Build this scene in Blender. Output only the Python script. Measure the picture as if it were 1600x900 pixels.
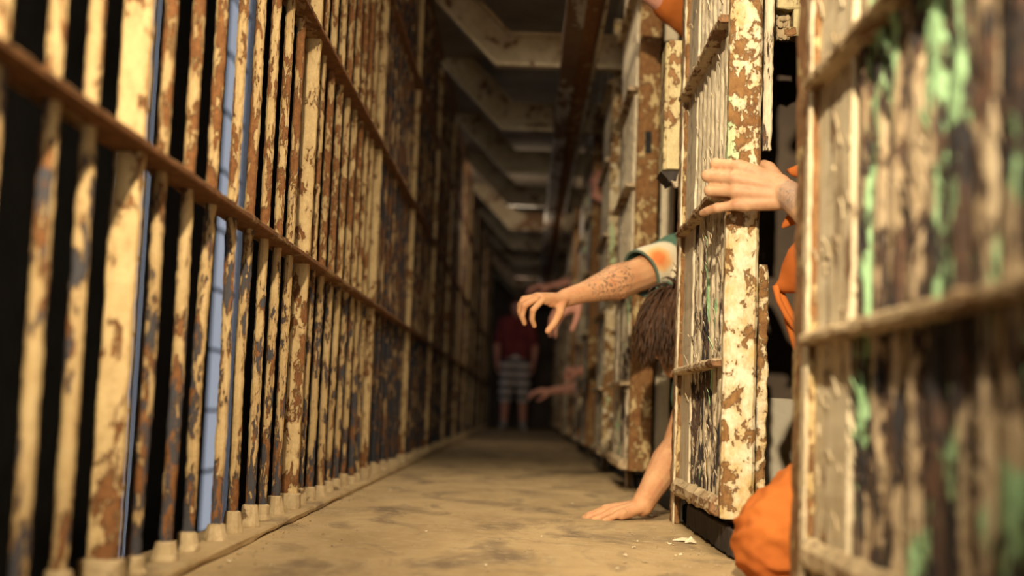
import bpy, bmesh, math, random
from mathutils import Vector, Matrix, noise
R = math.radians
random.seed(11)
for o in list(bpy.data.objects): bpy.data.objects.remove(o, do_unlink=True)
SC = bpy.context.scene
COL = SC.collection

# ------------------------------------------------------------------ camera
CAMH = 0.245                                  # camera height above the walkway floor
F = 2000.0                                    # focal length in pixels of a 1600 wide frame
Yc = Vector((22, -190, -F)).normalized()      # corridor direction in camera axes
up0 = Vector((math.sin(R(2.1)), math.cos(R(2.1)), 0))
Zc = (up0 - Yc * up0.dot(Yc)).normalized()
Xc = Yc.cross(Zc)
CM = Matrix((Xc, Yc, Zc))                     # camera axes -> world axes
cam_d = bpy.data.cameras.new('camera')
cam = bpy.data.objects.new('camera', cam_d); COL.objects.link(cam)
cam.matrix_world = Matrix.Translation((0, 0, CAMH)) @ CM.to_4x4()
cam_d.sensor_width = 36; cam_d.lens = F * 36 / 1600
cam_d.clip_start = 0.02; cam_d.clip_end = 100
cam_d.dof.use_dof = True; cam_d.dof.focus_distance = 2.55; cam_d.dof.aperture_fstop = 2.3
cam_d.dof.aperture_blades = 0
SC.camera = cam
def P(px, py, d):
    """point seen at pixel (px,py) that lies d metres down the corridor"""
    v = CM @ Vector(((px - 800) / F, -(py - 450) / F, -1))
    v *= d / v.y
    return Vector((v.x, v.y, v.z + CAMH))

# ------------------------------------------------------------------ light
SC.view_settings.view_transform = 'Standard'; SC.view_settings.look = 'None'
SC.view_settings.gamma = 1; SC.view_settings.use_curve_mapping = False
SC.view_settings.exposure = 0.0
W = bpy.data.worlds.new('daylight'); SC.world = W; W.use_nodes = True
W.node_tree.nodes['Background'].inputs[0].default_value = (0.66, 0.71, 0.83, 1)
W.node_tree.nodes['Background'].inputs[1].default_value = 0.72
def lamp(name, kind, loc, target, energy, color, **kw):
    l = bpy.data.lights.new(name, kind); l.energy = energy; l.color = color
    for k, v in kw.items(): setattr(l, k, v)
    o = bpy.data.objects.new(name, l); COL.objects.link(o); o.location = loc
    o.rotation_euler = (Vector(target) - Vector(loc)).to_track_quat('-Z', 'Y').to_euler()
    return o
LP = Vector((-0.06, -0.70, 1.44))
def aim(az, el): return LP + Vector((math.sin(R(az)), math.cos(R(az)), math.sin(R(el))))
l = lamp('work_lamp', 'SPOT', LP, aim(-16, -9), 640, (1.0, 0.80, 0.50), spot_size=R(62), spot_blend=.85, shadow_soft_size=0.035)
l.scale = (.40, 1, 1)
LP = Vector((-0.20, -0.70, 1.60))
l = lamp('work_lamp', 'SPOT', LP, aim(12, -14), 800, (1.0, 0.81, 0.53), spot_size=R(60), spot_blend=.9, shadow_soft_size=0.035)
l.scale = (.52, 1, 1)
lamp('rear_fill', 'AREA', (0.0, -2.6, 0.9), (0, 3, 0.9), 72, (1.0, 0.84, 0.62),  # added warm fill behind the camera; the end wall has no opening
     shape='RECTANGLE', size=0.8, size_y=1.5)
lamp('overhead_fill', 'AREA', (0.05, 3.2, 1.93), (0.05, 3.2, 0), 19, (1.0, 0.82, 0.58),  # added soft fill hung below the closed ceiling, brightens the floor
     shape='RECTANGLE', size=0.5, size_y=3.4, spread=R(95))
lamp('far_fill', 'POINT', (-0.1, 9.0, 1.55), (0, 9, 0), 9.0, (1.0, 0.78, 0.55), shadow_soft_size=0.12)  # added fill without a fixture, lifts the far end
lamp('far_fill', 'POINT', (-0.1, 13.5, 1.55), (0, 9, 0), 2.2, (1.0, 0.72, 0.55), shadow_soft_size=0.12)  # second added fill, deeper down the walkway

# ------------------------------------------------------------------ helpers
def prep(name, label=None, cat=None, group=None, kind=None, loc=(0, 0, 0)):
    o = bpy.data.objects.new(name, None); COL.objects.link(o); o.location = loc
    o.empty_display_size = 0.1
    return tag(o, label, cat, group, kind)
def tag(o, label=None, cat=None, group=None, kind=None):
    if label: o['label'] = label
    if cat: o['category'] = cat
    if group: o['group'] = group
    if kind: o['kind'] = kind
    return o
def build(name, bm, mat, parent=None, smooth=False, off=None):
    """link a bmesh as one object; parent has only a translation"""
    me = bpy.data.meshes.new(name)
    bmesh.ops.recalc_face_normals(bm, faces=bm.faces[:])
    if off is not None: bmesh.ops.translate(bm, vec=-Vector(off), verts=bm.verts[:])
    elif parent is not None:
        t = Vector((0, 0, 0)); p = parent
        while p is not None: t += p.location; p = p.parent
        bmesh.ops.translate(bm, vec=-t, verts=bm.verts[:])
    bm.to_mesh(me); bm.free()
    if smooth: me.shade_smooth()
    o = bpy.data.objects.new(name, me); COL.objects.link(o)
    if off is not None: o.location = off
    me.materials.append(mat)
    if parent is not None: o.parent = parent
    return o
def copy_tree(o, parent=None):
    c = o.copy(); COL.objects.link(c); c.parent = parent
    for ch in o.children: copy_tree(ch, c)
    return c
def jit(v, amp, sc, seed=0):
    q = Vector((v.x * sc, v.y * sc, v.z * sc * 0.55)) + Vector((seed * 3.1, seed * 1.7, seed * 5.3))
    n = noise.noise_vector(q) + 0.5 * noise.noise_vector(q * 2.7)
    return Vector((n.x * amp, n.y * amp, 0))
def rbox(bm, x0, x1, y0, y1, z0, z1, b=0.002, seg=1, axis=2, amp=0.0, sc=30, seed=0):
    """box swept along an axis with chamfered corners and a worn outline"""
    lo = [x0, y0, z0]; hi = [x1, y1, z1]
    a, c = [i for i in range(3) if i != axis]
    b = min(b, (hi[a] - lo[a]) * .45, (hi[c] - lo[c]) * .45)
    ring = [(lo[a] + b, lo[c]), (hi[a] - b, lo[c]), (hi[a], lo[c] + b), (hi[a], hi[c] - b),
            (hi[a] - b, hi[c]), (lo[a] + b, hi[c]), (lo[a], hi[c] - b), (lo[a], lo[c] + b)]
    ca, cc = (lo[a] + hi[a]) / 2, (lo[c] + hi[c]) / 2
    rows = []
    ts = [0.0] + [i / seg for i in range(seg + 1)] + [1.0]
    for j, t in enumerate(ts):
        k = 1.0
        if j == 0 or j == len(ts) - 1: k = 0.92
        s = lo[axis] + (hi[axis] - lo[axis]) * t
        if j == 1: s += min(b, .002)
        if j == len(ts) - 2: s -= min(b, .002)
        row = []
        for (u, w) in ring:
            p = [0, 0, 0]; p[axis] = s; p[a] = ca + (u - ca) * k; p[c] = cc + (w - cc) * k
            v = Vector(p)
            if amp: 
                d = noise.noise(Vector((p[0] * sc, p[1] * sc, p[2] * sc)) + Vector((seed * 7.7, seed, 0)))
                d2 = noise.noise(Vector((p[0] * sc * 3, p[1] * sc * 3, p[2] * sc * 3)) + Vector((seed, 9, seed)))
                q = (d + .6 * d2) * amp
                v[a] += q * (1 if u > ca else -1); v[c] += q * (1 if w > cc else -1)
            row.append(bm.verts.new(v))
        rows.append(row)
    for r0, r1 in zip(rows, rows[1:]):
        for i in range(8):
            bm.faces.new((r0[i], r0[(i + 1) % 8], r1[(i + 1) % 8], r1[i]))
    bm.faces.new(rows[0][::-1]); bm.faces.new(rows[-1])
def sweep(bm, pts, radii, n=10, ell=1.0, amp=0, sc=60, seed=0, closed=True):
    rows = []
    for i, p in enumerate(pts):
        p = Vector(p)
        d = (Vector(pts[min(i + 1, len(pts) - 1)]) - Vector(pts[max(i - 1, 0)])).normalized()
        s = d.cross(Vector((0.13, 1, 0.07))).normalized() if abs(d.y) < .9 else d.cross(Vector((0, 0, 1))).normalized()
        t = d.cross(s)
        row = []
        for k in range(n):
            a = 2 * math.pi * k / n
            o = s * math.cos(a) + t * math.sin(a) * ell
            r = radii[i]
            if amp:
                q = (p + o * r) * sc + Vector((seed * 3.3, seed * 1.3, seed))
                r += amp * (noise.noise(q) + .6 * noise.noise(q * 2.6))
            row.append(bm.verts.new(p + o * r))
        rows.append(row)
    for r0, r1 in zip(rows, rows[1:]):
        for i in range(n): bm.faces.new((r0[i], r0[(i + 1) % n], r1[(i + 1) % n], r1[i]))
    if closed: bm.faces.new(rows[0][::-1]); bm.faces.new(rows[-1])
    return rows
def prism(bm, poly, y0, y1):
    """polygon in x,z swept along y"""
    a = [bm.verts.new((x, y0, z)) for x, z in poly]; b = [bm.verts.new((x, y1, z)) for x, z in poly]
    n = len(poly)
    for i in range(n): bm.faces.new((a[i], a[(i + 1) % n], b[(i + 1) % n], b[i]))
    bm.faces.new(a[::-1]); bm.faces.new(b)
BM = bmesh.new
def ellips(b, c, r, rot=None):
    m = Matrix.Translation(Vector(c)) @ (rot.to_4x4() if rot else Matrix.Identity(4)) @ Matrix.Diagonal((*r, 1))
    bmesh.ops.create_icosphere(b, subdivisions=3, radius=1, matrix=m)

# ------------------------------------------------------------------ materials
class N:
    def __init__(s, name):
        s.m = bpy.data.materials.new(name); s.m.use_nodes = True
        s.t = s.m.node_tree; s.b = s.t.nodes['Principled BSDF']
        s.g = s.t.nodes.new('ShaderNodeNewGeometry')
    def new(s, k): return s.t.nodes.new(k)
    def ln(s, a, b): s.t.links.new(a, b)
    def mapd(s, scale, loc=(0, 0, 0), src=None):
        m = s.new('ShaderNodeMapping'); s.ln(src or s.g.outputs['Position'], m.inputs[0])
        m.inputs['Scale'].default_value = scale; m.inputs['Location'].default_value = loc
        return m.outputs[0]
    def noise(s, scale, detail=4, rough=.6, dist=0, vec=None, stretch=(1, 1, 1), loc=(0, 0, 0)):
        n = s.new('ShaderNodeTexNoise'); n.inputs['Scale'].default_value = scale
        n.inputs['Detail'].default_value = detail; n.inputs['Roughness'].default_value = rough
        n.inputs['Distortion'].default_value = dist
        s.ln(vec or s.mapd(stretch, loc), n.inputs['Vector'])
        return n.outputs['Fac']
    def ramp(s, fac, lo, hi, c0=(0, 0, 0), c1=(1, 1, 1)):
        r = s.new('ShaderNodeValToRGB'); s.ln(fac, r.inputs[0])
        r.color_ramp.elements[0].position = lo; r.color_ramp.elements[1].position = hi
        r.color_ramp.elements[0].color = (*c0, 1); r.color_ramp.elements[1].color = (*c1, 1)
        return r.outputs[0]
    def mix(s, f, a, b, mode='MIX'):
        m = s.new('ShaderNodeMix'); m.data_type = 'RGBA'; m.blend_type = mode
        for v, i in ((f, 0), (a, 6), (b, 7)):
            if hasattr(v, 'links'): s.ln(v, m.inputs[i])
            elif isinstance(v, (int, float)): m.inputs[i].default_value = v
            else: m.inputs[i].default_value = (*v, 1)
        return m.outputs[2]
    def math(s, op, a, b=0.0):
        m = s.new('ShaderNodeMath'); m.operation = op
        for v, i in ((a, 0), (b, 1)):
            if hasattr(v, 'links'): s.ln(v, m.inputs[i])
            else: m.inputs[i].default_value = v
        return m.outputs[0]
    def out(s, col, rough=.75, height=None, strength=.5, dist=.003, spec=.3):
        if hasattr(col, 'links'): s.ln(col, s.b.inputs['Base Color'])
        else: s.b.inputs['Base Color'].default_value = (*col, 1)
        if hasattr(rough, 'links'): s.ln(rough, s.b.inputs['Roughness'])
        else: s.b.inputs['Roughness'].default_value = rough
        s.b.inputs['Specular IOR Level'].default_value = spec
        if height is not None:
            b = s.new('ShaderNodeBump'); s.ln(height, b.inputs['Height'])
            b.inputs['Strength'].default_value = strength; b.inputs['Distance'].default_value = dist
            s.ln(b.outputs[0], s.b.inputs['Normal'])
        return s.m
def flaky(name, paint, paint2, rust, rust2, cov=.5, scale=22, stretch=(1, 1, .45), dark=None, dcov=.6,
          accent=None, acov=.62, ascale=9, seed=0, dust=.0, bump=.9, foot=0):
    n = N(name)
    L = (seed * 3.7, seed * 1.9, seed * 2.3)
    f = n.noise(scale, 7, .62, .5, stretch=stretch, loc=L)
    big = n.noise(scale * .22, 3, .5, 0, stretch=stretch, loc=L)
    f3 = n.noise(scale * 3.1, 5, .7, .3, stretch=stretch, loc=(L[2], 3, L[0]))
    f = n.math('ADD', n.math('ADD', n.math('MULTIPLY', f, .56), n.math('MULTIPLY', big, .26)), n.math('MULTIPLY', f3, .18))
    if foot:      # rust has crept up from the floor
        sz = n.new('ShaderNodeSeparateXYZ'); n.ln(n.g.outputs['Position'], sz.inputs[0])
        f = n.math('SUBTRACT', f, n.math('MULTIPLY', n.ramp(sz.outputs[2], .03, .16, (1, 1, 1), (0, 0, 0)), foot))
    mask = n.ramp(f, cov - .008, cov + .012)
    fine = n.noise(scale * 6, 5, .7, 0, stretch=(1, 1, .6))
    pc = n.mix(n.ramp(n.noise(scale * .8, 5, .6, 0, stretch=stretch, loc=(5, 1, L[0])), .38, .66), paint, paint2)
    rc = n.mix(n.ramp(n.noise(scale * 1.7, 6, .7, 0, stretch=(1, 1, .7), loc=(1, 8, 2)), .35, .65), rust, rust2)
    stain = n.ramp(f, cov + .012, cov + .075, (1, 1, 1), (0, 0, 0))
    pc = n.mix(n.math('MULTIPLY', stain, .45), pc, tuple(.55 * p_ + .45 * q_ for p_, q_ in zip(rust2, paint2)))
    if accent:
        am = n.ramp(n.noise(ascale, 3, .5, .4, stretch=(1, 1, .3), loc=(9, L[1], 4)), acov, acov + .02)
        pc = n.mix(am, pc, accent)
    if dark:
        dm = n.ramp(n.noise(scale * .9, 6, .66, .6, stretch=stretch, loc=(2, 6, L[2] + 1)), dcov - .006, dcov + .01)
        rc = n.mix(dm, rc, dark)
    col = n.mix(mask, rc, pc)
    col = n.mix(.35, col, n.mix(n.ramp(fine, .3, .7), (.35, .3, .25), (1, 1, 1)), 'MULTIPLY')
    # hairline rust right at the broken paint edge
    edge = n.math('SUBTRACT', n.ramp(f, cov - .03, cov - .005), mask)
    col = n.mix(n.math('MULTIPLY', edge, .55), col, (.10, .045, .02))
    if dust:
        sep = n.new('ShaderNodeSeparateXYZ'); n.ln(n.g.outputs['Normal'], sep.inputs[0])
        col = n.mix(n.math('MULTIPLY', n.ramp(sep.outputs[2], .35, .75), dust), col, (.40, .31, .19))
    h = n.math('ADD', n.math('MULTIPLY', mask, .8), n.math('MULTIPLY', fine, .5))
    return n.out(col, n.ramp(mask, 0, 1, (.9, .9, .9), (.62, .62, .62)), h, bump, .0022)
CREAM = (.60, .45, .24); CREAM2 = (.52, .37, .18); RUST = (.17, .070, .026); RUST2 = (.30, .14, .055)
SOOT = (.035, .032, .036)
M = {}
M['bar_up'] = flaky('upper bar paint', CREAM, CREAM2, RUST, RUST2, cov=.49, scale=62, stretch=(1, 1, .32), dust=.4)
M['bar'] = flaky('bar paint', CREAM, CREAM2, RUST, RUST2, cov=.48, scale=60, stretch=(1, 1, .28), dark=(.07, .07, .085), dcov=.47, seed=2, dust=.4, foot=.09)
M['bar_up_shaded'] = flaky('shaded sooty upper bar paint', (.46, .33, .18), (.34, .23, .12), (.13, .06, .03), (.20, .10, .05), cov=.52, scale=50, stretch=(1, 1, .3), dark=(.05, .05, .06), dcov=.50, seed=21)  # soot patches, plus the weaker far light put into darker colours
M['bar_shaded'] = flaky('shaded sooty lower bar paint', (.48, .34, .18), (.34, .23, .12), (.12, .06, .03), (.18, .09, .045), cov=.53, scale=50, stretch=(1, 1, .3), dark=(.045, .05, .065), dcov=.46, seed=22, foot=.1)  # same for the lower bars: soot, and light fall-off painted in
M['post'] = flaky('post paint', (.70, .53, .28), (.58, .42, .21), RUST, RUST2, cov=.455, scale=44, stretch=(1, 1, .5), seed=4, foot=.05)
M['rail'] = flaky('rusty crossbar', (.40, .26, .12), (.32, .19, .08), (.15, .065, .028), RUST2, cov=.56, scale=30, stretch=(1, .3, 1), seed=1, dust=.35)
M['collar'] = flaky('mortar collar', (.60, .47, .29), (.50, .38, .22), (.30, .19, .10), (.35, .24, .14), cov=.40, scale=30, stretch=(1, 1, 1), seed=3)
M['door'] = flaky('door stile paint', (.80, .72, .54), (.58, .42, .18), (.20, .095, .035), (.33, .185, .07), cov=.485, scale=38, stretch=(1, 1, .7),
                  accent=(.50, .62, .36), acov=.60, ascale=7, seed=5)
M['slat'] = flaky('peeling slat paint', (.74, .64, .47), (.60, .50, .35), (.055, .042, .036), (.16, .09, .06), cov=.49, scale=30, stretch=(1.2, 1.2, .35),
                  dark=SOOT, dcov=.48, accent=(.36, .60, .33), acov=.60, ascale=11, seed=6)
M['slat_white'] = flaky('cream slat paint', (.80, .70, .52), (.66, .56, .40), (.22, .11, .05), (.13, .09, .07), cov=.40, scale=30, stretch=(1.3, 1.3, .3), dark=SOOT, dcov=.55, seed=7)
M['slat_green'] = flaky('green peeling slat paint', (.60, .49, .34), (.50, .38, .24), (.055, .045, .04), (.17, .09, .06), cov=.505, scale=26, stretch=(1.2, 1.2, .40),
                  dark=SOOT, dcov=.46, accent=(.38, .64, .36), acov=.53, ascale=8, seed=9)
M['soot'] = flaky('soot blackened sheet', (.16, .12, .10), (.10, .08, .07), SOOT, (.06, .05, .045), cov=.60, scale=18, seed=8)
M['drail'] = flaky('dusty door crossbar', (.60, .48, .32), (.48, .36, .22), (.20, .10, .05), (.30, .17, .08), cov=.47, scale=28, stretch=(1, .5, 1), seed=10, dust=.9)
M['rustplate'] = flaky('rusty plate', (.62, .48, .25), (.50, .36, .16), (.19, .085, .032), (.31, .165, .065), cov=.53, scale=40, stretch=(1, 1, .7), seed=12)
M['frame'] = flaky('cell frame paint', (.82, .73, .55), (.70, .58, .38), (.18, .08, .035), (.27, .14, .065), cov=.44, scale=40, stretch=(1, 1, .2), seed=13)
M['box'] = flaky('lock box paint', (.66, .57, .32), (.58, .48, .26), (.25, .12, .05), (.36, .20, .09), cov=.45, scale=30, stretch=(1, 1, .7), seed=14)
M['beam'] = flaky('ceiling beam paint', (.46, .39, .27), (.38, .31, .20), (.16, .09, .05), (.22, .14, .08), cov=.45, scale=8, stretch=(1, 1, 1), seed=15)
M['channel'] = flaky('overhead channel paint', (.46, .45, .41), (.38, .36, .31), (.14, .08, .05), (.20, .12, .07), cov=.50, scale=9, stretch=(1, .3, 1), seed=16)
def plain(name, col, col2, scale=5, rough=.85, bump=.3, dist=.004, lo=.35, hi=.65, stretch=(1, 1, 1), detail=6):
    n = N(name); f = n.noise(scale, detail, .62, 0, stretch=stretch)
    return n.out(n.mix(n.ramp(f, lo, hi), col, col2), rough, f, bump, dist)
M['ceil'] = plain('ceiling plaster', (.20, .165, .13), (.32, .27, .21), 3)
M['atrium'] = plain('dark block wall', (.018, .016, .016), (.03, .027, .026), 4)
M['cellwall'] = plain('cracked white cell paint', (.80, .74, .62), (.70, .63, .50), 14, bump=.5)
M['cellin'] = plain('grimy shaded cell wall', (.05, .036, .027), (.085, .062, .045), 4)  # on the partitions the shade inside the cell is put into this dark tone
def floor_mat():
    n = N('dusty walkway floor')
    a = n.noise(5, 7, .66, .5, stretch=(1, .6, 1)); b = n.noise(30, 8, .7); c = n.noise(7, 5, .6, .8, stretch=(1, .5, 1), loc=(3, 1, 0))
    col = n.mix(n.ramp(a, .35, .65), (.42, .30, .155), (.56, .41, .225))
    col = n.mix(n.ramp(c, .50, .68), col, (.24, .175, .11))
    col = n.mix(n.math('MULTIPLY', n.ramp(b, .52, .62), .55), col, (.56, .44, .27))
    col = n.mix(n.ramp(n.noise(70, 4, .7), .66, .70), col, (.18, .12, .07))
    h = n.math('ADD', n.math('MULTIPLY', b, .5), n.math('MULTIPLY', n.noise(160, 4, .7), .3))
    h = n.math('ADD', h, n.math('MULTIPLY', c, 1.2))
    return n.out(col, .92, h, 1.0, .009, spec=.15)
M['floor'] = floor_mat()
M['flake'] = plain('paint flake', (.78, .70, .52), (.60, .50, .34), 60, .7, .4, .001)
M['plaster'] = plain('plaster lump', (.46, .36, .23), (.36, .27, .16), 60, .9, .6, .002)
M['dark'] = plain('black iron', (.012, .011, .011), (.03, .026, .024), 30)
M['bolt'] = plain('bright bolt', (.55, .48, .38), (.40, .30, .18), 60, .45)
def skin(name, a, b, red, tattoo=None):
    n = N(name)
    f = n.noise(18, 5, .6); col = n.mix(n.ramp(f, .35, .65), a, b)
    col = n.mix(n.math('MULTIPLY', n.ramp(n.noise(45, 4, .6, loc=(4, 2, 1)), .5, .7), .5), col, red)
    col = n.mix(n.math('MULTIPLY', n.ramp(n.noise(70, 5, .7, loc=(1, 2, 8)), .60, .68), .35), col, (.16, .09, .05))
    if tattoo:
        c, r, s, colr = tattoo
        d = n.new('ShaderNodeVectorMath'); d.operation = 'DISTANCE'; n.ln(n.g.outputs['Position'], d.inputs[0]); d.inputs[1].default_value = c
        zone = n.ramp(d.outputs['Value'], r * .86, r, (1, 1, 1), (0, 0, 0))
        w = n.new('ShaderNodeTexWave'); w.wave_type = 'RINGS'; w.inputs['Scale'].default_value = s
        w.inputs['Distortion'].default_value = 14; w.inputs['Detail'].default_value = 2; w.inputs['Detail Scale'].default_value = 1.4
        n.ln(n.g.outputs['Position'], w.inputs['Vector'])
        line = n.ramp(w.outputs['Fac'], .10, .24, (1, 1, 1), (0, 0, 0))
        col = n.mix(n.math('MULTIPLY', n.math('MULTIPLY', n.math('MAXIMUM', line, .45 if s > 50 else .0), zone), .72), col, colr)
    h = n.math('ADD', n.noise(160, 6, .7), n.math('MULTIPLY', n.noise(50, 4, .6), .7))
    m = n.out(col, .55, h, .35, .0018, spec=.35)
    n.b.inputs['Subsurface Weight'].default_value = .12
    n.b.inputs['Subsurface Radius'].default_value = (.006, .002, .001)
    n.b.inputs['Subsurface Scale'].default_value = 1.0
    return m
def cloth(name, a, b, scale=6, h2=(.5, .5)):
    n = N(name); f = n.noise(scale, 4, .6); w = n.noise(600, 2, .5)
    m = n.out(n.mix(n.ramp(f, .4, .6), a, b), .9, n.math('ADD', n.math('MULTIPLY', w, .3), n.noise(14, 3, .5)), .4, .004, spec=.1)
    return m
M['orange'] = cloth('orange cotton', (.47, .14, .03), (.40, .11, .025))
M['hair'] = plain('brown hair', (.025, .012, .006), (.095, .043, .019), 90, .5, .3, .002, stretch=(1, 1, .2))
M['darkcloth'] = cloth('dark trousers', (.05, .05, .055), (.07, .065, .06))
M['maroon'] = cloth('maroon shirt', (.20, .045, .045), (.14, .03, .035))
M['teal'] = cloth('faded teal cotton', (.085, .13, .10), (.11, .155, .12))
M['grey'] = cloth('grey cotton', (.36, .33, .32), (.30, .27, .26))
M['eye'] = plain('eye', (.75, .72, .68), (.7, .66, .6), 40, .2, 0)

# ------------------------------------------------------------------ the setting
XL, XR = -0.50, 0.35                # planes of the two grilles
HB = CAMH                            # heights given from the camera are raised by this
YF = 17.2                            # far end
CZ = 1.98                            # walkway ceiling
def struct(name, bm, mat, label=None): return tag(build(name, bm, mat), label, None, None, 'structure')
b = BM(); rbox(b, -0.56, 2.3, -3.2, YF, -0.30, 0.0, .004, axis=1); struct('floor', b, M['floor'])
b = BM(); rbox(b, -0.56, -0.462, -3.2, YF, 0.0, 0.014, .004, seg=260, axis=1, amp=.004, sc=18); struct('trim_1', b, M['floor'])
b = BM(); rbox(b, -0.60, 2.3, -3.2, YF, CZ, CZ + .2, .004, axis=1); struct('ceiling', b, M['ceil'])
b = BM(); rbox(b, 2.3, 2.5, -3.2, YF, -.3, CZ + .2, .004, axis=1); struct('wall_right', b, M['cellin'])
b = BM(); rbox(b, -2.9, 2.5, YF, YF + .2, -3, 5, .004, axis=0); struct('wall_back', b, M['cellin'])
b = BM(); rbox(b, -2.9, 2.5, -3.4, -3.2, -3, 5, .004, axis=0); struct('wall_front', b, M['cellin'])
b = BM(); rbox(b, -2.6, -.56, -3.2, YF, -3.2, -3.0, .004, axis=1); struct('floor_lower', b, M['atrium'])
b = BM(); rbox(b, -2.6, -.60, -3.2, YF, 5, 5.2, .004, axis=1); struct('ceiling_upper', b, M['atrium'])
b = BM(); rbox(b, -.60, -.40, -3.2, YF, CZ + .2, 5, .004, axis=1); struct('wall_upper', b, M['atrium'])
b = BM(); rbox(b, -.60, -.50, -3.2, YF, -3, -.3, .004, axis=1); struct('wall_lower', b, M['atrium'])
# outer wall of the atrium, with tall narrow windows
wins = [(6.95, 7.62), (9.25, 10.12), (12.0, 12.6), (14.4, 15.0), (4.4, 4.6)]
wins.sort()
WZ0, WZ1 = -0.75, 4.2
b = BM(); prev = -3.2
for (a, c) in wins:
    rbox(b, -2.33, -2.3, prev, a, -3.2, 5, .004)
    rbox(b, -2.33, -2.3, a, c, -3.2, WZ0, .004); rbox(b, -2.33, -2.3, a, c, WZ1, 5, .004)
    prev = c
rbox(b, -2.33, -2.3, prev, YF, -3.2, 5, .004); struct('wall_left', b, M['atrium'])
n = N('dusty pane'); tr = n.new('ShaderNodeBsdfTransparent'); mx = n.new('ShaderNodeMixShader')
n.b.inputs['Base Color'].default_value = (.5, .5, .5, 1); mx.inputs[0].default_value = .18
n.ln(tr.outputs[0], mx.inputs[1]); n.ln(n.b.outputs[0], mx.inputs[2])
n.ln(mx.outputs[0], n.t.nodes['Material Output'].inputs[0]); M['glass'] = n.m
for i, (a, c) in enumerate(wins):
    b = BM()
    for yy in (a + .015, c - .015): rbox(b, -2.36, -2.335, yy - .015, yy + .015, WZ0, WZ1, .003)
    for k in range(12):
        z = WZ0 + (WZ1 - WZ0) * k / 11
        rbox(b, -2.36, -2.34, a, c, z - .012, z + .012, .003, axis=1)
    w = struct('window_%d' % (i + 1), b, M['dark'])
    b = BM(); rbox(b, -2.35, -2.345, a, c, WZ0, WZ1, .001); build('pane', b, M['glass'], w)

# ------------------------------------------------------------------ left grille, one thing per bay
PITCH, POST0, NB = 1.21, 1.555, 8
HC = [0.303 + HB, 0.803 + HB, 1.30 + HB, 1.72 + HB]
def make_bay(y1, y_min, seed, detail, shaded=False):
    """bars of the bay that ends at the post at y1"""
    root = prep('barred_bay', loc=(XL, y1, 0))
    y0 = y1 - PITCH
    seg = 110 if detail else 24
    amp = .0013 if detail else .0012
    z0 = .012
    for k in range(1, NB + 1):
        y = y0 + PITCH * k / (NB + 1) + random.uniform(-.006, .006)
        if y < y_min: continue
        if k == NB: y -= .018
        m = HC[0]
        lean = random.uniform(-.004, .004); bow = random.choice((0, 0, random.uniform(-.012, .012)))
        zs = [z0 + (m - z0) * i / seg for i in range(seg + 1)]
        bb = BM(); sweep(bb, [(XL + lean * (1 - i / seg), y + bow * math.sin(math.pi * i / seg) ** 3, z) for i, z in enumerate(zs)],
                         [.0094] * len(zs), 10, 1.0, amp, 55, seed + k)
        o = build('lower_bar', bb, M['bar_shaded' if shaded else 'bar'], root, smooth=False)
        hh = random.uniform(.035, .055)
        cb = BM(); zz = [.012, .016, hh * .6, hh, hh + .002]; rr = [.019, .0195, .0165, .0145, .010]
        sweep(cb, [(XL + lean, y, z) for z in zz], rr, 10, 1, .003 if detail else 0, 60, seed + k)
        build('collar', cb, M['collar'], o, smooth=False)
        zs = [m + (CZ - m) * i / (seg * 2) for i in range(seg * 2 + 1)]
        bb = BM(); sweep(bb, [(XL, y, z) for z in zs], [.0094] * len(zs), 10, 1.0, amp, 55, seed + k + 40)
        build('upper_bar', bb, M['bar_up_shaded' if shaded else 'bar_up'], root, smooth=False)
    pb = BM(); rbox(pb, XL - .019, XL + .017, y1 - .009, y1 + .009, .012, CZ, .003, 160 if detail else 30, 2, .0016, 30, seed)
    p = build('post', pb, M['post'], root)
    cb = BM(); rbox(cb, XL - .027, XL + .024, y1 - .018, y1 + .018, .012, .048, .006, 4, 2, .002, 60, seed); build('collar', cb, M['collar'], p)
    ys = max(y0 + .010, y_min - .3)
    for h in HC:
        rb = BM(); rbox(rb, XL - .022, XL + .030, ys, y1 + .0095, h - .0055, h + .0055, .002, 90 if detail else 16, 1, .0012, 40, seed)
        r = build('crossbar', rb, M['rail'], root)
    return root
ORD = ['nearest', 'second', 'third', 'fourth', 'fifth', 'sixth', 'seventh', 'eighth', 'ninth', 'tenth', 'eleventh', 'twelfth', 'thirteenth']
GB = 'bays of the rusty barred grille on the left'
bays = []
for i in range(13):
    y1 = POST0 + PITCH * i
    if i < 5: r = make_bay(y1, .95 if i == 0 else -9, 10 * i, i < 3, i > 2)
    else:
        r = copy_tree(bays[3 + i % 2]); r.location = (XL, y1, 0)
    bays.append(r)
    if i == 0: lb = 'nearest blurred bay of the cream barred grille, at the left edge of the picture'
    elif i == 1: lb = 'sharp bay of peeling cream bars with pale blue window slits behind them'
    elif i == 12: lb = 'farthest bay of the left barred grille, against the dark end wall'
    else: lb = '%s bay of the left barred grille counting away from the camera' % ORD[i]
    tag(r, lb, 'barred grille', GB)

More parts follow.
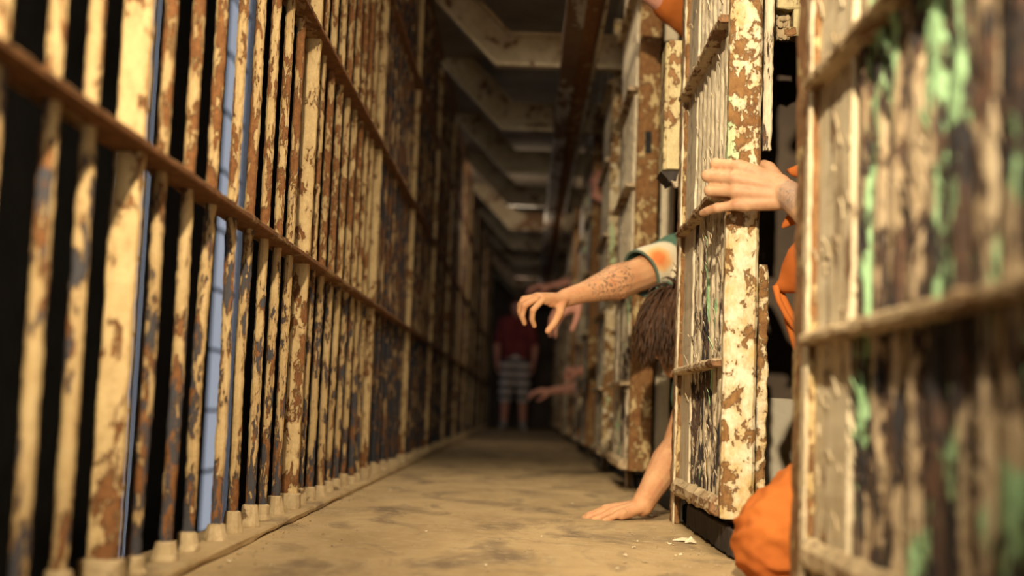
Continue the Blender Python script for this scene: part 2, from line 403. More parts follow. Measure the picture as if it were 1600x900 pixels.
# ------------------------------------------------------------------ ceiling beams and overhead channel
HBm = 1.38 + HB
def make_beam(y):
    root = prep('ceiling_beam', loc=(0, y, 0))
    def prof(t0, t1):
        # band lying between t0 and t1 above the lower outline
        lo = [(-.485, HBm + .315), (-.175, HBm), (XR + .06, HBm)]
        k = .4142
        a = [(lo[0][0], lo[0][1] + t0 * 1.414), (lo[1][0] + 0 * k, lo[1][1] + t0), (lo[2][0], lo[2][1] + t0)]
        c = [(lo[0][0], lo[0][1] + t1 * 1.414), (lo[1][0] + t1 * k, lo[1][1] + t1), (lo[2][0], lo[2][1] + t1)]
        a[1] = (lo[1][0] + t0 * k, lo[1][1] + t0)
        return a, c
    for nm, t0, t1, w, in (('bottom_flange', 0, .018, .055), ('web', .0185, .125, .008), ('top_flange', .1255, .14, .045)):
        a, c = prof(t0, t1)
        b = BM()
        for i in (0, 1):
            prism(b, [a[i], a[i + 1], c[i + 1], c[i]], y - w / 2 - .0001 * i, y + w / 2 + .0001 * i)
        bmesh.ops.remove_doubles(b, verts=b.verts[:], dist=.0004)
        build(nm, b, M['beam'], root)
    return root
b0 = make_beam(5.08)
BY = [5.08 + 1.19 * i for i in range(10)] + [3.89]
for i, y in enumerate(BY):
    r = b0 if i == 0 else copy_tree(b0)
    r.location = (0, y, 0)
    lb = 'nearest cream ceiling beam in view, bent down from the left grille at the top of the picture' if i == 0 else \
         ('cream ceiling beam just above the top edge of the view' if i == 10 else
          ('farthest ceiling beam at the dark end of the walkway' if i == 9 else '%s bent ceiling beam counting away from the camera' % ORD[i]))
    if i == 10:
        pass
    tag(r, lb, 'beam', 'bent beams under the walkway ceiling')
ch = prep('overhead_channel', 'long grey steel channel running under the ceiling beams on the right', 'channel', loc=(.15, 2.5, HBm))
b = BM(); rbox(b, .085, .150, 2.5, YF, HBm - .050, HBm - .004, .004, 120, 1, .002, 8); build('channel_face', b, M['channel'], ch)
b = BM(); rbox(b, .150, .208, 2.5, YF, HBm - .030, HBm - .010, .002, 60, 1, .001, 8); build('channel_web', b, M['rail'], ch)
b = BM(); rbox(b, .208, .222, 2.5, YF, HBm - .056, HBm - .004, .002, 90, 1, .002, 8); build('channel_lip', b, M['beam'], ch)

# ------------------------------------------------------------------ right side: cell fronts
UP, Y0 = 1.363, 1.67
DTOP = CZ - .10
DC = [-.164 + HB, .098 + HB, .415 + HB, .733 + HB, 1.05 + HB, 1.38 + HB]
def ragged_slat(b, y, w, z0, z1, x, seed, seg, dep=.010):
    """a half-round upright slat with a worn outline"""
    rows = []
    for i in range(seg + 1):
        z = z0 + (z1 - z0) * i / seg
        row = []
        for k in range(7):
            a = math.pi * k / 6
            q = Vector((seed * 3.1 + k * .8, y * 9, z * 38))
            s = 1 + .16 * noise.noise(q) + .10 * noise.noise(q * 2.6)
            row.append(b.verts.new((x - math.sin(a) * dep * s, y - math.cos(a) * w / 2 * s, z)))
        row.append(b.verts.new((x + .004, y + w / 2, z))); row.append(b.verts.new((x + .004, y - w / 2, z)))
        rows.append(row)
    for r0, r1 in zip(rows, rows[1:]):
        for k in range(9): b.faces.new((r0[k], r0[(k + 1) % 9], r1[(k + 1) % 9], r1[k]))
    b.faces.new(rows[0][::-1]); b.faces.new(rows[-1])
def chips(b, y0, y1, z0, z1, x, num, size, rnd):
    """loose paint flakes curling away from the door face"""
    for _ in range(num):
        y = rnd.uniform(y0, y1); z = rnd.uniform(z0, z1); s = size * rnd.uniform(.4, 1.3)
        tilt = rnd.uniform(.15, .9); n = rnd.choice((4, 5, 6)); a0 = rnd.uniform(0, 6)
        pts = []
        for i in range(n):
            a = a0 + 2 * math.pi * i / n; rr = s * rnd.uniform(.6, 1.1)
            dy, dz = math.cos(a) * rr * .7, math.sin(a) * rr * 1.2
            pts.append(Vector((x - .001 - max(0, dz + s * .6) * tilt * .55, y + dy, z + dz)))
        top = [b.verts.new(p) for p in pts]; bot = [b.verts.new(p + Vector((.0012, 0, 0))) for p in pts]
        b.faces.new(top); b.faces.new(bot[::-1])
        for i in range(n): b.faces.new((top[i], bot[i], bot[(i + 1) % n], top[(i + 1) % n]))
def make_door(Y, seed, detail, y_near=-.74, mats=('slat', 'slat_white'), stile=True, k=0, sx=(-.004, .055)):
    rnd = random.Random(seed)
    root = prep('cell_door', loc=(XR, Y, 0))
    x = XR + .012
    ya, yb = Y - .26, Y - .098
    seg = 90 if detail else 26
    # plain band at the far side
    b = BM(); rbox(b, x - .010, x + .006, ya, yb, DC[0], DTOP, .002, seg, 2, .0022, 26, seed)
    if detail: chips(b, ya, yb, DC[0] + .02, DTOP, x - .010, 90 if k == 0 else 14, .010, rnd)
    build('door_band', b, M['frame'] if k == 0 else M['slat_white'], root)
    b = BM(); rbox(b, x + .006, x + .012, Y + y_near, yb, DC[0], DTOP, .001, 4, 2); build('backing_sheet', b, M['soot'], root)
    y = ya - .034; i = 0
    while y > Y + y_near + (.05 if stile else .02):
        b = BM(); zc = DC[2] if rnd.random() < .7 else DC[1]
        ragged_slat(b, y, .046, DC[0], zc, x, seed + i, seg); o = None
        if detail: chips(b, y - .02, y + .02, DC[0] + .03, zc, x - .009, 9, .010, rnd)
        build('slat', b, M[mats[0]], root)
        b = BM(); ragged_slat(b, y, .046, zc, DTOP, x, seed + i + 20, seg)
        if detail: chips(b, y - .02, y + .02, zc, zc + .6, x - .009, 4, .009, rnd)
        build('slat', b, M[mats[1]] , root)
        y -= .0605; i += 1
    for j, h in enumerate(DC):
        b = BM()
        if j == 0: rbox(b, x - .028, x + .012, Y + y_near + .01, yb, h - .012, h + .022, .010, seg, 1, .005, 30, seed)
        else: rbox(b, x - .033, x + .004, Y + y_near + .015, yb + .0, h - .007, h + .007, .004, seg, 1, .0028, 34, seed + j)
        build('bottom_rail' if j == 0 else 'crossbar', b, M['drail'], root)
    if stile:
        b = BM(); rbox(b, XR + sx[0], XR + sx[1], Y + y_near - .022, Y + y_near + .012, DC[0] - .014, DTOP, .006, 150 if detail else 26, 2, .0016, 22, seed)
        build('stile', b, M['door'] if seed % 2 else M['rustplate'], root)
    return root
def make_frame(Y, seed, detail):
    root = prep('cell_frame', loc=(XR, Y, 0))
    seg = 120 if detail else 24
    b = BM(); rbox(b, XR - .006, XR + .008, Y - .094, Y, 0, CZ, .003, seg, 2, .003, 30, seed); build('face_strip', b, M['rustplate'], root)
    b = BM(); rbox(b, XR - .010, XR - .006, Y - .100, Y - .074, 0, CZ, .002, seg, 2, .0022, 60, seed); build('edge_strip', b, M['frame'], root)
    b = BM(); rbox(b, XR + .008, XR + .050, Y - .012, Y, 0, CZ, .003, seg, 2, .002, 30, seed); build('return_flange', b, M['frame'], root)
    return root
OFF = [0, 0, .40, .22, .34, .05, .30, .15, .40, .10, .20]
NU = 11
for k in range(NU):
    Y = Y0 + UP * k
    if k == 0: d = make_door(Y, 101, True, y_near=-.95, mats=('slat_green', 'slat_green'), stile=False, k=0)
    elif k == 1: d = make_door(Y, 203, True, k=1)
    elif k == 2: d = make_door(Y + 0, 304, True, k=2, sx=(.010, .082)); d.location.y += OFF[k]
    elif k == 3: d3 = d = make_door(Y, 407, False); d.location.y += OFF[k]
    elif k == 4: d4 = d = make_door(Y, 508, False, mats=('slat', 'slat')); d.location.y += OFF[k]
    else: d = copy_tree(d3 if k % 2 else d4); d.location = (XR, Y + OFF[k], 0)
    d.location.x -= .036 if k > 1 else 0     # the sliding doors hang in front of the frames
    lb = ['nearest blurred cell door with peeling green and black slats filling the right side of the view',
          'sharp cell door with peeling cream slats and mottled stile gripped by a hand',
          'rust brown cell door with a square slot in its stile, behind the reaching tattooed arm'][k] if k < 3 else \
         ('farthest cell door on the right by the end wall' if k == NU - 1 else '%s cell door on the right counting away from the camera' % ORD[k])
    tag(d, lb, 'door', 'sliding cell doors along the right side')
    if k == 2:
        b = BM(); yy = Y + OFF[2] - .74 - .0236
        s = P(1013, 222, yy)
        rbox(b, s.x - .010, s.x + .010, yy - .004, yy + .001, s.z - .035, s.z + .035, .001, 1, 2)
        build('lock_slot', b, M['dark'], d)
    if k < 3: f = make_frame(Y, 60 + k, True)
    elif k == 3: f3 = f = make_frame(Y, 60 + k, False)
    else: f = copy_tree(f3); f.location = (XR, Y, 0)
    lb = ['nearest wide door frame with flaking white paint, before the kneeling person in orange',
          'narrow rusty frame strip at the far side of the gripped cell door',
          'third rusty frame strip, behind the slotted brown door stile'][k] if k < 3 else \
         ('farthest frame strip on the right by the end wall' if k == NU - 1 else '%s frame strip on the right counting away from the camera' % ORD[k])
    tag(f, lb, 'door frame', 'upright frame strips between the cells')
    # partition between this cell and the next one
    b = BM(); rbox(b, XR + .056, 2.3, Y - .07, Y - .014, 0, CZ, .003); struct('wall_partition', b, M['cellin'])  # coloured dark for the shade behind the opening
    b = BM(); rbox(b, XR + .058, 2.28, Y0 + UP - .078, Y0 + UP - .0705, .002, .292, .002, 60, 0, .002, 14); struct('lit_patch', b, M['cellwall'])  # lit part of the partition, put in as a white panel
# header over the cell front
b = BM(); rbox(b, XR - .02, XR + .06, .5, YF, CZ - .07, CZ, .004, 60, 1, .002, 8); struct('trim_2', b, M['beam'])
b = BM(); rbox(b, XR + .022, XR + .055, 2.27, YF, 0, .040, .004, 60, 1, .002, 8); struct('trim_3', b, M['dark'])
# broken jamb bars beside the gripped door
jb = prep('jamb_bar', 'broken upright jamb bar with flaking green and cream paint beside the gripped door', 'bar', loc=(XR + .07, 2.36, 0))
q0 = P(1181, 640, 2.36); q1 = P(1197, 640, 2.36); zt = P(1190, 414, 2.36).z
b = BM(); rbox(b, q0.x, q1.x, 2.352, 2.375, .002, zt, .003, 90, 2, .0030, 40, 7); build('lower_piece', b, M['door'], jb)
zb = P(1190, 236, 2.36).z
b = BM(); rbox(b, q0.x + .002, q1.x, 2.352, 2.375, zb, CZ - .07, .003, 90, 2, .0018, 40, 9); build('upper_piece', b, M['slat_white'], jb)
# second jamb, pale, behind the reaching person's cell opening
y = Y0 + UP * 2 - .74 + OFF[2] + .06
q0 = P(1024, 600, y); q1 = P(1046, 600, y)
b = BM(); rbox(b, q0.x, q1.x, y - .01, y + .012, .002, CZ - .07, .003, 90, 2, .0018, 40, 15)
tag(build('jamb_bar', b, M['slat_white'], off=(q0.x, y, 0)), 'pale cream jamb bar beside the slotted rust brown door stile', 'bar')
# lock box hanging beside the frame of the gripped door
yb = 3.06
c0 = P(1036, 265, yb); c1 = P(1071, 66, yb)
lk = prep('lock_box', 'tall flaking cream metal lock box hanging on the frame left of the gripped door', 'lock box', loc=(c0.x, yb, c0.z))
b = BM(); rbox(b, c0.x, c1.x, yb, yb + .11, c0.z, c1.z, .004, 60, 2, .0015, 30, 4); build('box_body', b, M['box'], lk)
b = BM(); rbox(b, c0.x + .006, c1.x + .003, yb - .006, yb - .0005, c0.z + .002, c1.z + .002, .002, 60, 2, .0018, 30, 5); build('cover_plate', b, M['box'], lk)
b = BM()
pl = [(c0.x - .006, c0.z - .004), (c1.x - .004, c0.z - .001), (c1.x - .012, c0.z - .020), (c1.x - .030, c0.z - .030), (c0.x + .012, c0.z - .022)]
prism(b, pl, yb + .002, yb + .10); build('torn_base', b, M['soot'], lk)
h = P(1060, 285, yb - .01)
b = BM(); sweep(b, [h + Vector((.008, .02, .028)), h + Vector((.004, .01, .012)), h, h + Vector((-.008, -.004, -.012))], [.007, .008, .007, .005], 8, 1, .002, 90)
build('bent_latch', b, M['bolt'], lk)
b = BM(); sweep(b, [h + Vector((.004, -.004, -.004)), h + Vector((-.012, -.006, -.002)), h + Vector((-.016, -.006, -.004))], [.004, .004, .009], 8); build('latch_pin', b, M['bolt'], lk)
ybk = 2.62
bk = prep('crumbling_bracket', 'crumbling cream bracket high in the cell opening right of the gripped door', 'bracket', loc=P(1225, 10, ybk))
def pbox(bm, x0, y0, x1, y1, d, th, amp=.002, sd=0):
    a_ = P(x0, y1, d); c_ = P(x1, y0, d); rbox(bm, a_.x, c_.x, d, d + th, a_.z, c_.z, .003, 6, 0, amp, 60, sd)
b = BM(); pbox(b, 1203, -40, 1262, 12, ybk, .05); build('upper_block', b, M['box'], bk)
b = BM(); pbox(b, 1226, 43, 1262, 55, ybk, .05); pbox(b, 1240, 12, 1262, 46, ybk + .004, .04); build('lower_block', b, M['box'], bk)
b = BM(); rb_ = random.Random(9)
for _ in range(26):
    c_ = P(rb_.uniform(1207, 1234), rb_.uniform(26, 60), ybk + rb_.uniform(-.004, .02)); ellips(b, c_, (rb_.uniform(.003, .007), rb_.uniform(.003, .006), rb_.uniform(.004, .010)))
a_ = P(1206, 62, ybk); c_ = P(1236, 24, ybk); rbox(b, a_.x + .004, c_.x, ybk + .006, ybk + .03, a_.z + .004, c_.z, .004, 5, 0, .003, 80, 2)
build('loose_mortar', b, M['plaster'], bk)
# dark tracks under the doors and crumbled plates inside the recess
pt = prep('track_plate', 'soot black iron plates leaning in the recess under the gripped door', 'plate', loc=(XR + .02, 2.6, 0))
b = BM(); rbox(b, XR + .012, XR + .021, 2.24, 2.86, .004, .052, .002, 40, 1, .003, 30); build('outer_plate', b, M['soot'], pt)

# ------------------------------------------------------------------ people
def capsule(b, p0, r0, p1, r1, n=14):
    """tapered capsule: two spheres with a cone between"""
    p0 = Vector(p0); p1 = Vector(p1); d = p1 - p0; L = d.length
    if L < 1e-5: ellips(b, p0, (r0, r0, r0)); return
    d /= L; s = d.orthogonal().normalized(); t = d.cross(s)
    prof = []
    for i in range(6): a = -math.pi / 2 + math.pi / 2 * i / 5; prof.append((r0 * math.sin(a), r0 * math.cos(a)))
    for i in range(6): a = math.pi / 2 * i / 5; prof.append((L + r1 * math.sin(a), r1 * math.cos(a)))
    rows = []
    for (u, r) in prof:
        r = max(r, 1e-5)
        rows.append([b.verts.new(p0 + d * u + (s * math.cos(2 * math.pi * k / n) + t * math.sin(2 * math.pi * k / n)) * r) for k in range(n)])
    for a, c in zip(rows, rows[1:]):
        for k in range(n): b.faces.new((a[k], a[(k + 1) % n], c[(k + 1) % n], c[k]))
    b.faces.new(rows[0][::-1]); b.faces.new(rows[-1])
def remeshed(name, bm, vox, smooth, mat, parent, disp=None):
    me = bpy.data.meshes.new(name); bm.to_mesh(me); bm.free()
    o = bpy.data.objects.new(name, me); COL.objects.link(o)
    m = o.modifiers.new('r', 'REMESH'); m.mode = 'VOXEL'; m.voxel_size = vox
    if smooth:
        s = o.modifiers.new('s', 'SMOOTH'); s.factor = .5; s.iterations = smooth
    dg = bpy.context.evaluated_depsgraph_get()
    me2 = bpy.data.meshes.new_from_object(o.evaluated_get(dg)); o.modifiers.clear()
    o.data = me2; bpy.data.meshes.remove(me)
    t = parent.location if parent else Vector()
    nr = [v.normal.copy() for v in me2.vertices] if disp else None
    for i, v in enumerate(me2.vertices):
        if disp: v.co += disp(v.co, nr[i])
        v.co -= t
    me2.shade_smooth(); me2.materials.clear(); me2.materials.append(mat)
    o.parent = parent
    return o
def axes(x, z):
    x = Vector(x).normalized(); z = Vector(z); z = (z - x * z.dot(x)).normalized(); y = z.cross(x)
    return Matrix((x, y, z)).transposed()
FL = [(.045, .026, .021), (.050, .030, .022), (.046, .028, .021), (.036, .021, .018)]
FB = [(.088, .031, .003), (.091, .009, .005), (.086, -.013, .003), (.077, -.034, -.001)]
FR0 = [.0096, .0100, .0094, .0082]
def hand(b, wrist, xdir, dorsal, side, curl, spread=(8, 2, -4, -12), thumb=((.6, .75, -.25), (.8, .45, -.4), (.9, .2, -.4)), s=1.0, tuck=None, fat=1.0):
    """side=+1: thumb on local +Y. curl: (mcp,pip,dip) degrees for index..little"""
    A = axes(xdir, dorsal); W_ = Vector(wrist); FR = [q * fat for q in FR0]
    def T(p): return W_ + A @ (Vector((p[0], p[1] * side, p[2])) * s)
    heel = [(.012, .017, -.002), (.012, .007, 0), (.012, -.006, 0), (.012, -.017, -.002)]
    for i in range(4):
        capsule(b, T(heel[i]), .0150 * s, T(FB[i]), (FR[i] + .0022) * s)
        capsule(b, T((heel[i][0] + .02, heel[i][1], -.008)), .013 * s, T((FB[i][0] - .010, FB[i][1], FB[i][2] - .006)), (FR[i] + .001) * s)
    for i in range(3): capsule(b, T((FB[i][0] - .016, FB[i][1], 0)), .0098 * s, T((FB[i + 1][0] - .016, FB[i + 1][1], 0)), .0098 * s)
    for i in range(4):
        p = Vector(FB[i]); a = 0; r = FR[i]; sp = R(spread[i])
        for j in range(3):
            a += R(curl[i][j])
            d = Vector((math.cos(a) * math.cos(sp), math.cos(a) * math.sin(sp), -math.sin(a)))
            q = p + d * FL[i][j]; r2 = r * (.93 if j < 2 else .86)
            capsule(b, T(p), r * s, T(q), r2 * s, 12)
            if j == 0: ellips(b, T(q), (r * 1.04 * s,) * 3)
            p = q; r = r2
    p = Vector((.022, .022, -.010)); r = .0155
    for j, L in enumerate((.042, .034, .028)):
        d = Vector(thumb[j]).normalized(); q = p + d * L; r2 = (.0125, .0110, .0092)[j]
        capsule(b, T(p), r * s, T(q), r2 * s); p = q; r = r2
    capsule(b, T((.03, .018, -.012)), .013 * s, T((.060, .028, -.010)), .011 * s)
def arm(b, sh, el, wr, s=1.0, rs=(.050, .042, .040, .0255)):
    sh, el, wr = Vector(sh), Vector(el), Vector(wr)
    capsule(b, sh, rs[0] * s, el, rs[1] * s * .9)
    m = el.lerp(wr, .28); capsule(b, el, rs[2] * s * .97, m, rs[2] * s * 1.06)
    capsule(b, m, rs[2] * s * 1.04, el.lerp(wr, .75), rs[3] * 1.12 * s)
    capsule(b, el.lerp(wr, .72), rs[3] * 1.12 * s, wr, rs[3] * s)
def head(b, c, fwd, upv, s=1.0):
    A = axes(fwd, upv); c = Vector(c)
    def T(p): return c + A @ (Vector(p) * s)
    ellips(b, T((-.012, 0, .022)), (.095 * s, .075 * s, .092 * s), A)
    ellips(b, T((.030, 0, -.035)), (.060 * s, .056 * s, .075 * s), A)
    capsule(b, T((.055, -.02, -.088)), .018 * s, T((.055, .02, -.088)), .018 * s)       # chin
    capsule(b, T((.085, 0, .012)), .010 * s, T((.106, 0, -.026)), .014 * s)            # nose
    for sy in (-1, 1):
        capsule(b, T((.102, .008 * sy, -.030)), .008 * s, T((.090, .014 * sy, -.030)), .009 * s)
        capsule(b, T((.082, .010 * sy, .030)), .010 * s, T((.070, .045 * sy, .028)), .011 * s)  # brow
        ellips(b, T((.062, .042 * sy, -.022)), (.024 * s, .020 * s, .020 * s), A)            # cheek
        ellips(b, T((-.010, .078 * sy, -.008)), (.018 * s, .008 * s, .032 * s), A)           # ear
        capsule(b, T((0, .054 * sy, -.045)), .016 * s, T((.045, .034 * sy, -.082)), .017 * s)  # jaw
    capsule(b, T((.086, -.018, -.056)), .007 * s, T((.086, .018, -.056)), .007 * s)
    capsule(b, T((.084, -.015, -.067)), .008 * s, T((.084, .015, -.067)), .008 * s)
    return T, A
def eyes(T, A, s, parent):
    b = BM()
    for sy in (-1, 1): ellips(b, T((.075, .031 * sy, .004)), (.0125 * s,) * 3, A)
    build('eyes', b, M['eye'], parent, smooth=True)
def torso(b, pel, chest, shL, shR, neck, hd, g=0.0):
    pel, chest, shL, shR, neck = map(Vector, (pel, chest, shL, shR, neck))
    ax = (shR - shL).normalized()
    for s_ in (-1, 1):
        capsule(b, pel + ax * .065 * s_, .105 + g, chest + ax * .075 * s_, .098 + g)
        capsule(b, chest + ax * .07 * s_, .095 + g, neck.lerp(shR if s_ > 0 else shL, .55), .062 + g)
        capsule(b, neck, .050 + g, shR if s_ > 0 else shL, .055 + g)
def leg(b, hip, knee, ank, toe, g=0.0):
    hip, knee, ank, toe = map(Vector, (hip, knee, ank, toe))
    capsule(b, hip, .092 + g, knee, .058 + g)
    capsule(b, knee, .056 + g, knee.lerp(ank, .35), .056 + g)
    capsule(b, knee.lerp(ank, .35), .056 + g, ank, .036 + g)
def foot(b, ank, toe):
    ank, toe = Vector(ank), Vector(toe)
    capsule(b, ank + Vector((0, 0, -.03)), .034, toe, .024); capsule(b, ank, .036, ank + (ank - toe).normalized() * .03 + Vector((0, 0, -.03)), .032)
def folds(amp, sc):
    def f(co, n):
        q = Vector((co.x * sc, co.y * sc * .8, co.z * sc * 1.6))
        r = 1 - abs(noise.noise(q)) * 2.2
        return n * amp * (r * .8 + .4 * noise.noise(q * 2.3))
    return f
def hair_cap(T, A, s, parent, mat, seed, num, L, thick=.0016, droop=Vector((0, 0, -1)), cap=True):
    rnd = random.Random(seed); b = BM()
    if cap:
        ellips(b, T((-.018, 0, .030)), (.098 * s, .080 * s, .092 * s), A)
        ellips(b, T((-.040, 0, -.020)), (.066 * s, .074 * s, .070 * s), A)
    for _ in range(num):
        th = rnd.uniform(0, 2 * math.pi); ph = math.acos(rnd.uniform(-.35, 1))
        d = Vector((math.sin(ph) * math.cos(th), math.sin(ph) * math.sin(th), math.cos(ph)))
        if d.x > .62 and d.z < .62: continue
        p = T((-.018 + d.x * .098, d.y * .080, .030 + d.z * .092))
        nrm = A @ d
        dirv = ((droop - nrm * droop.dot(nrm)) * .9 + nrm * .22 + Vector([rnd.uniform(-.22, .22) for _ in range(3)])).normalized()
        ln = L * rnd.uniform(.5, 1.15); pts = [p - nrm * .004]; n = 6
        for i in range(n):
            dirv = (dirv + droop * .34 + Vector([rnd.uniform(-.1, .1) for _ in range(3)])).normalized()
            q = pts[-1] + dirv * ln / n
            # keep outside the skull
            v = q - T((-.018, 0, .030)); 
            if v.length < .088 * s: q = T((-.018, 0, .030)) + v.normalized() * .090 * s
            pts.append(q)
        sweep(b, pts, [thick * (1.3, 1.5, 1.4, 1.2, 1.0, .7, .15)[i] for i in range(7)], 4)
    return build('hair', b, mat, parent, smooth=True)

SKIN_A = skin('tanned skin with a line tattoo', (.60, .33, .17), (.53, .27, .135), (.50, .19, .10),
              (tuple(P(948, 432, 3.30)), .075, 34, (.10, .075, .06)))
SKIN_B = skin('grimy skin with a blue grey wrist tattoo', (.52, .31, .18), (.43, .24, .135), (.38, .16, .09),
              (tuple(P(1246, 305, 2.18)), .036, 60, (.10, .12, .13)))
SKIN_C = skin('reddened skin', (.60, .30, .22), (.52, .24, .18), (.55, .18, .13))

def body_base(v): return (v[0], v[1], 0)

# ---- person A: leans out of the second opening, one arm reaching, one hand on the floor
def person_a():
    root = prep('person', 'person in tie-dye shirt leaning out of the cell, tattooed arm reaching, one hand on floor', 'person',
                loc=(.60, 3.42, 0))
    sR = P(1062, 402, 3.45); eR = P(992, 432, 3.36); wR = P(883, 466, 3.26)
    wL = P(1003, 789, 3.02); eL = P(1058, 700, 3.22); sL = Vector((.47, 3.30, .43))
    neck = (sR + sL) / 2 + Vector((-.01, 0, -.03)); pel = Vector((.86, 3.50, .36)); chest = Vector((.60, 3.42, .48))
    hc = P(1066, 522, 3.30)
    b = BM()
    # head hangs down and away; face turned to the floor
    T, A = head(b, hc, (-.45, .10, -.85), (-.80, -.25, .55), .96)
    capsule(b, neck, .050, hc + Vector((.03, .01, .02)), .05)
    torso(b, pel, chest, sL, sR, neck, hc)
    arm(b, sR, eR, wR, .93, (.058, .053, .049, .0262)); arm(b, sL, eL, wL, 1.0, (.047, .043, .041, .027))
    hand(b, wR, (P(836, 466, 3.22) - wR), Vector((-.12, -.35, 1)), 1,
         ((42, 48, 30), (30, 52, 34), (22, 58, 34), (12, 46, 30)), spread=(12, 3, -4, -10),
         thumb=((.50, .70, -.60), (.62, .30, -.85), (.72, .05, -.8)), s=.90)
    hand(b, wL, (P(930, 806, 3.00) - wL), Vector((.10, -.12, 1)), -1,
         ((12, 14, 6), (10, 16, 8), (10, 16, 8), (8, 14, 8)), spread=(12, 3, -6, -15),
         thumb=((.75, .65, -.1), (.9, .35, -.1), (1, .1, -.05)), s=.92)
    kR, aR = Vector((.62, 3.56, .065)), Vector((1.00, 3.60, .05)); kL, aL = Vector((.66, 3.36, .065)), Vector((1.04, 3.38, .05))
    leg(b, pel + Vector((0, .07, -.04)), kR, aR, aR + Vector((.1, 0, 0))); leg(b, pel + Vector((0, -.09, -.04)), kL, aL, aL + Vector((.1, 0, 0)))
    foot(b, aR, aR + Vector((.13, 0, -.02))); foot(b, aL, aL + Vector((.13, 0, -.02)))
    remeshed('body', b, .0026, 5, SKIN_A, root)
    eyes(T, A, .96, root)
    hair_cap(T, A, .97, root, M['hair'], 5, 1500, .085, .0019)
    # shirt
    n = N('tie dye cotton')
    d = n.new('ShaderNodeVectorMath'); d.operation = 'DISTANCE'; n.ln(n.g.outputs['Position'], d.inputs[0]); d.inputs[1].default_value = tuple(P(1030, 402, 3.33))
    w = n.math('ADD', d.outputs['Value'], n.math('MULTIPLY', n.noise(14, 4, .6), .05))
    r = n.new('ShaderNodeValToRGB'); n.ln(w, r.inputs[0]); e = r.color_ramp.elements
    e[0].position = .040; e[0].color = (.74, .22, .07, 1); e[1].position = .060; e[1].color = (.80, .46, .20, 1)
    for p_, c_ in ((.072, (.72, .62, .45)), (.092, (.66, .60, .46)), (.102, (.09, .17, .125)), (.2, (.10, .18, .135))):
        x = e.new(p_); x.color = (*c_, 1)
    n.out(r.outputs[0], .9, n.noise(20, 3, .6), .4, .003, spec=.1)
    b = BM(); torso(b, pel + Vector((.02, 0, .0)), chest, sL, sR, neck, hc, .014)
    capsule(b, sR, .068, sR.lerp(eR, .22), .064)
    capsule(b, sL, .066, sL.lerp(eL, .5), .062)
    remeshed('tee_shirt', b, .006, 4, n.m, root, folds(.004, 14))
    # open sleeve around the reaching arm, with its teal hem
    ax = (eR - sR).normalized()
    b = BM(); pts = [sR.lerp(eR, t) for t in (-.1, .2, .45, .7, .86)]
    rows = sweep(b, pts, [.064, .066, .065, .065, .064], 28, 1, .004, 22, closed=False)
    sweep(b, pts[::-1], [.062, .062, .061, .062, .062][::-1], 28, 1, .004, 22, closed=False)
    build('sleeve', b, n.m, root, smooth=True)
    b = BM(); c0 = sR.lerp(eR, .86); s_ = ax.orthogonal().normalized(); t_ = ax.cross(s_)
    ring = []
    for i in range(29):
        a = 2 * math.pi * i / 28; ring.append(c0 + (s_ * math.cos(a) + t_ * math.sin(a)) * .063)
    sweep(b, ring, [.0040] * 29, 8); build('sleeve_hem', b, M['teal'], root, smooth=True)
    b = BM(); leg(b, pel + Vector((0, .07, -.03)), kR, aR, aR, .012); leg(b, pel + Vector((0, -.09, -.03)), kL, aL, aL, .012)
    capsule(b, pel + Vector((0, -.06, 0)), .125, pel + Vector((0, .06, 0)), .125)
    remeshed('trousers', b, .007, 4, M['darkcloth'], root, folds(.003, 14))
person_a()

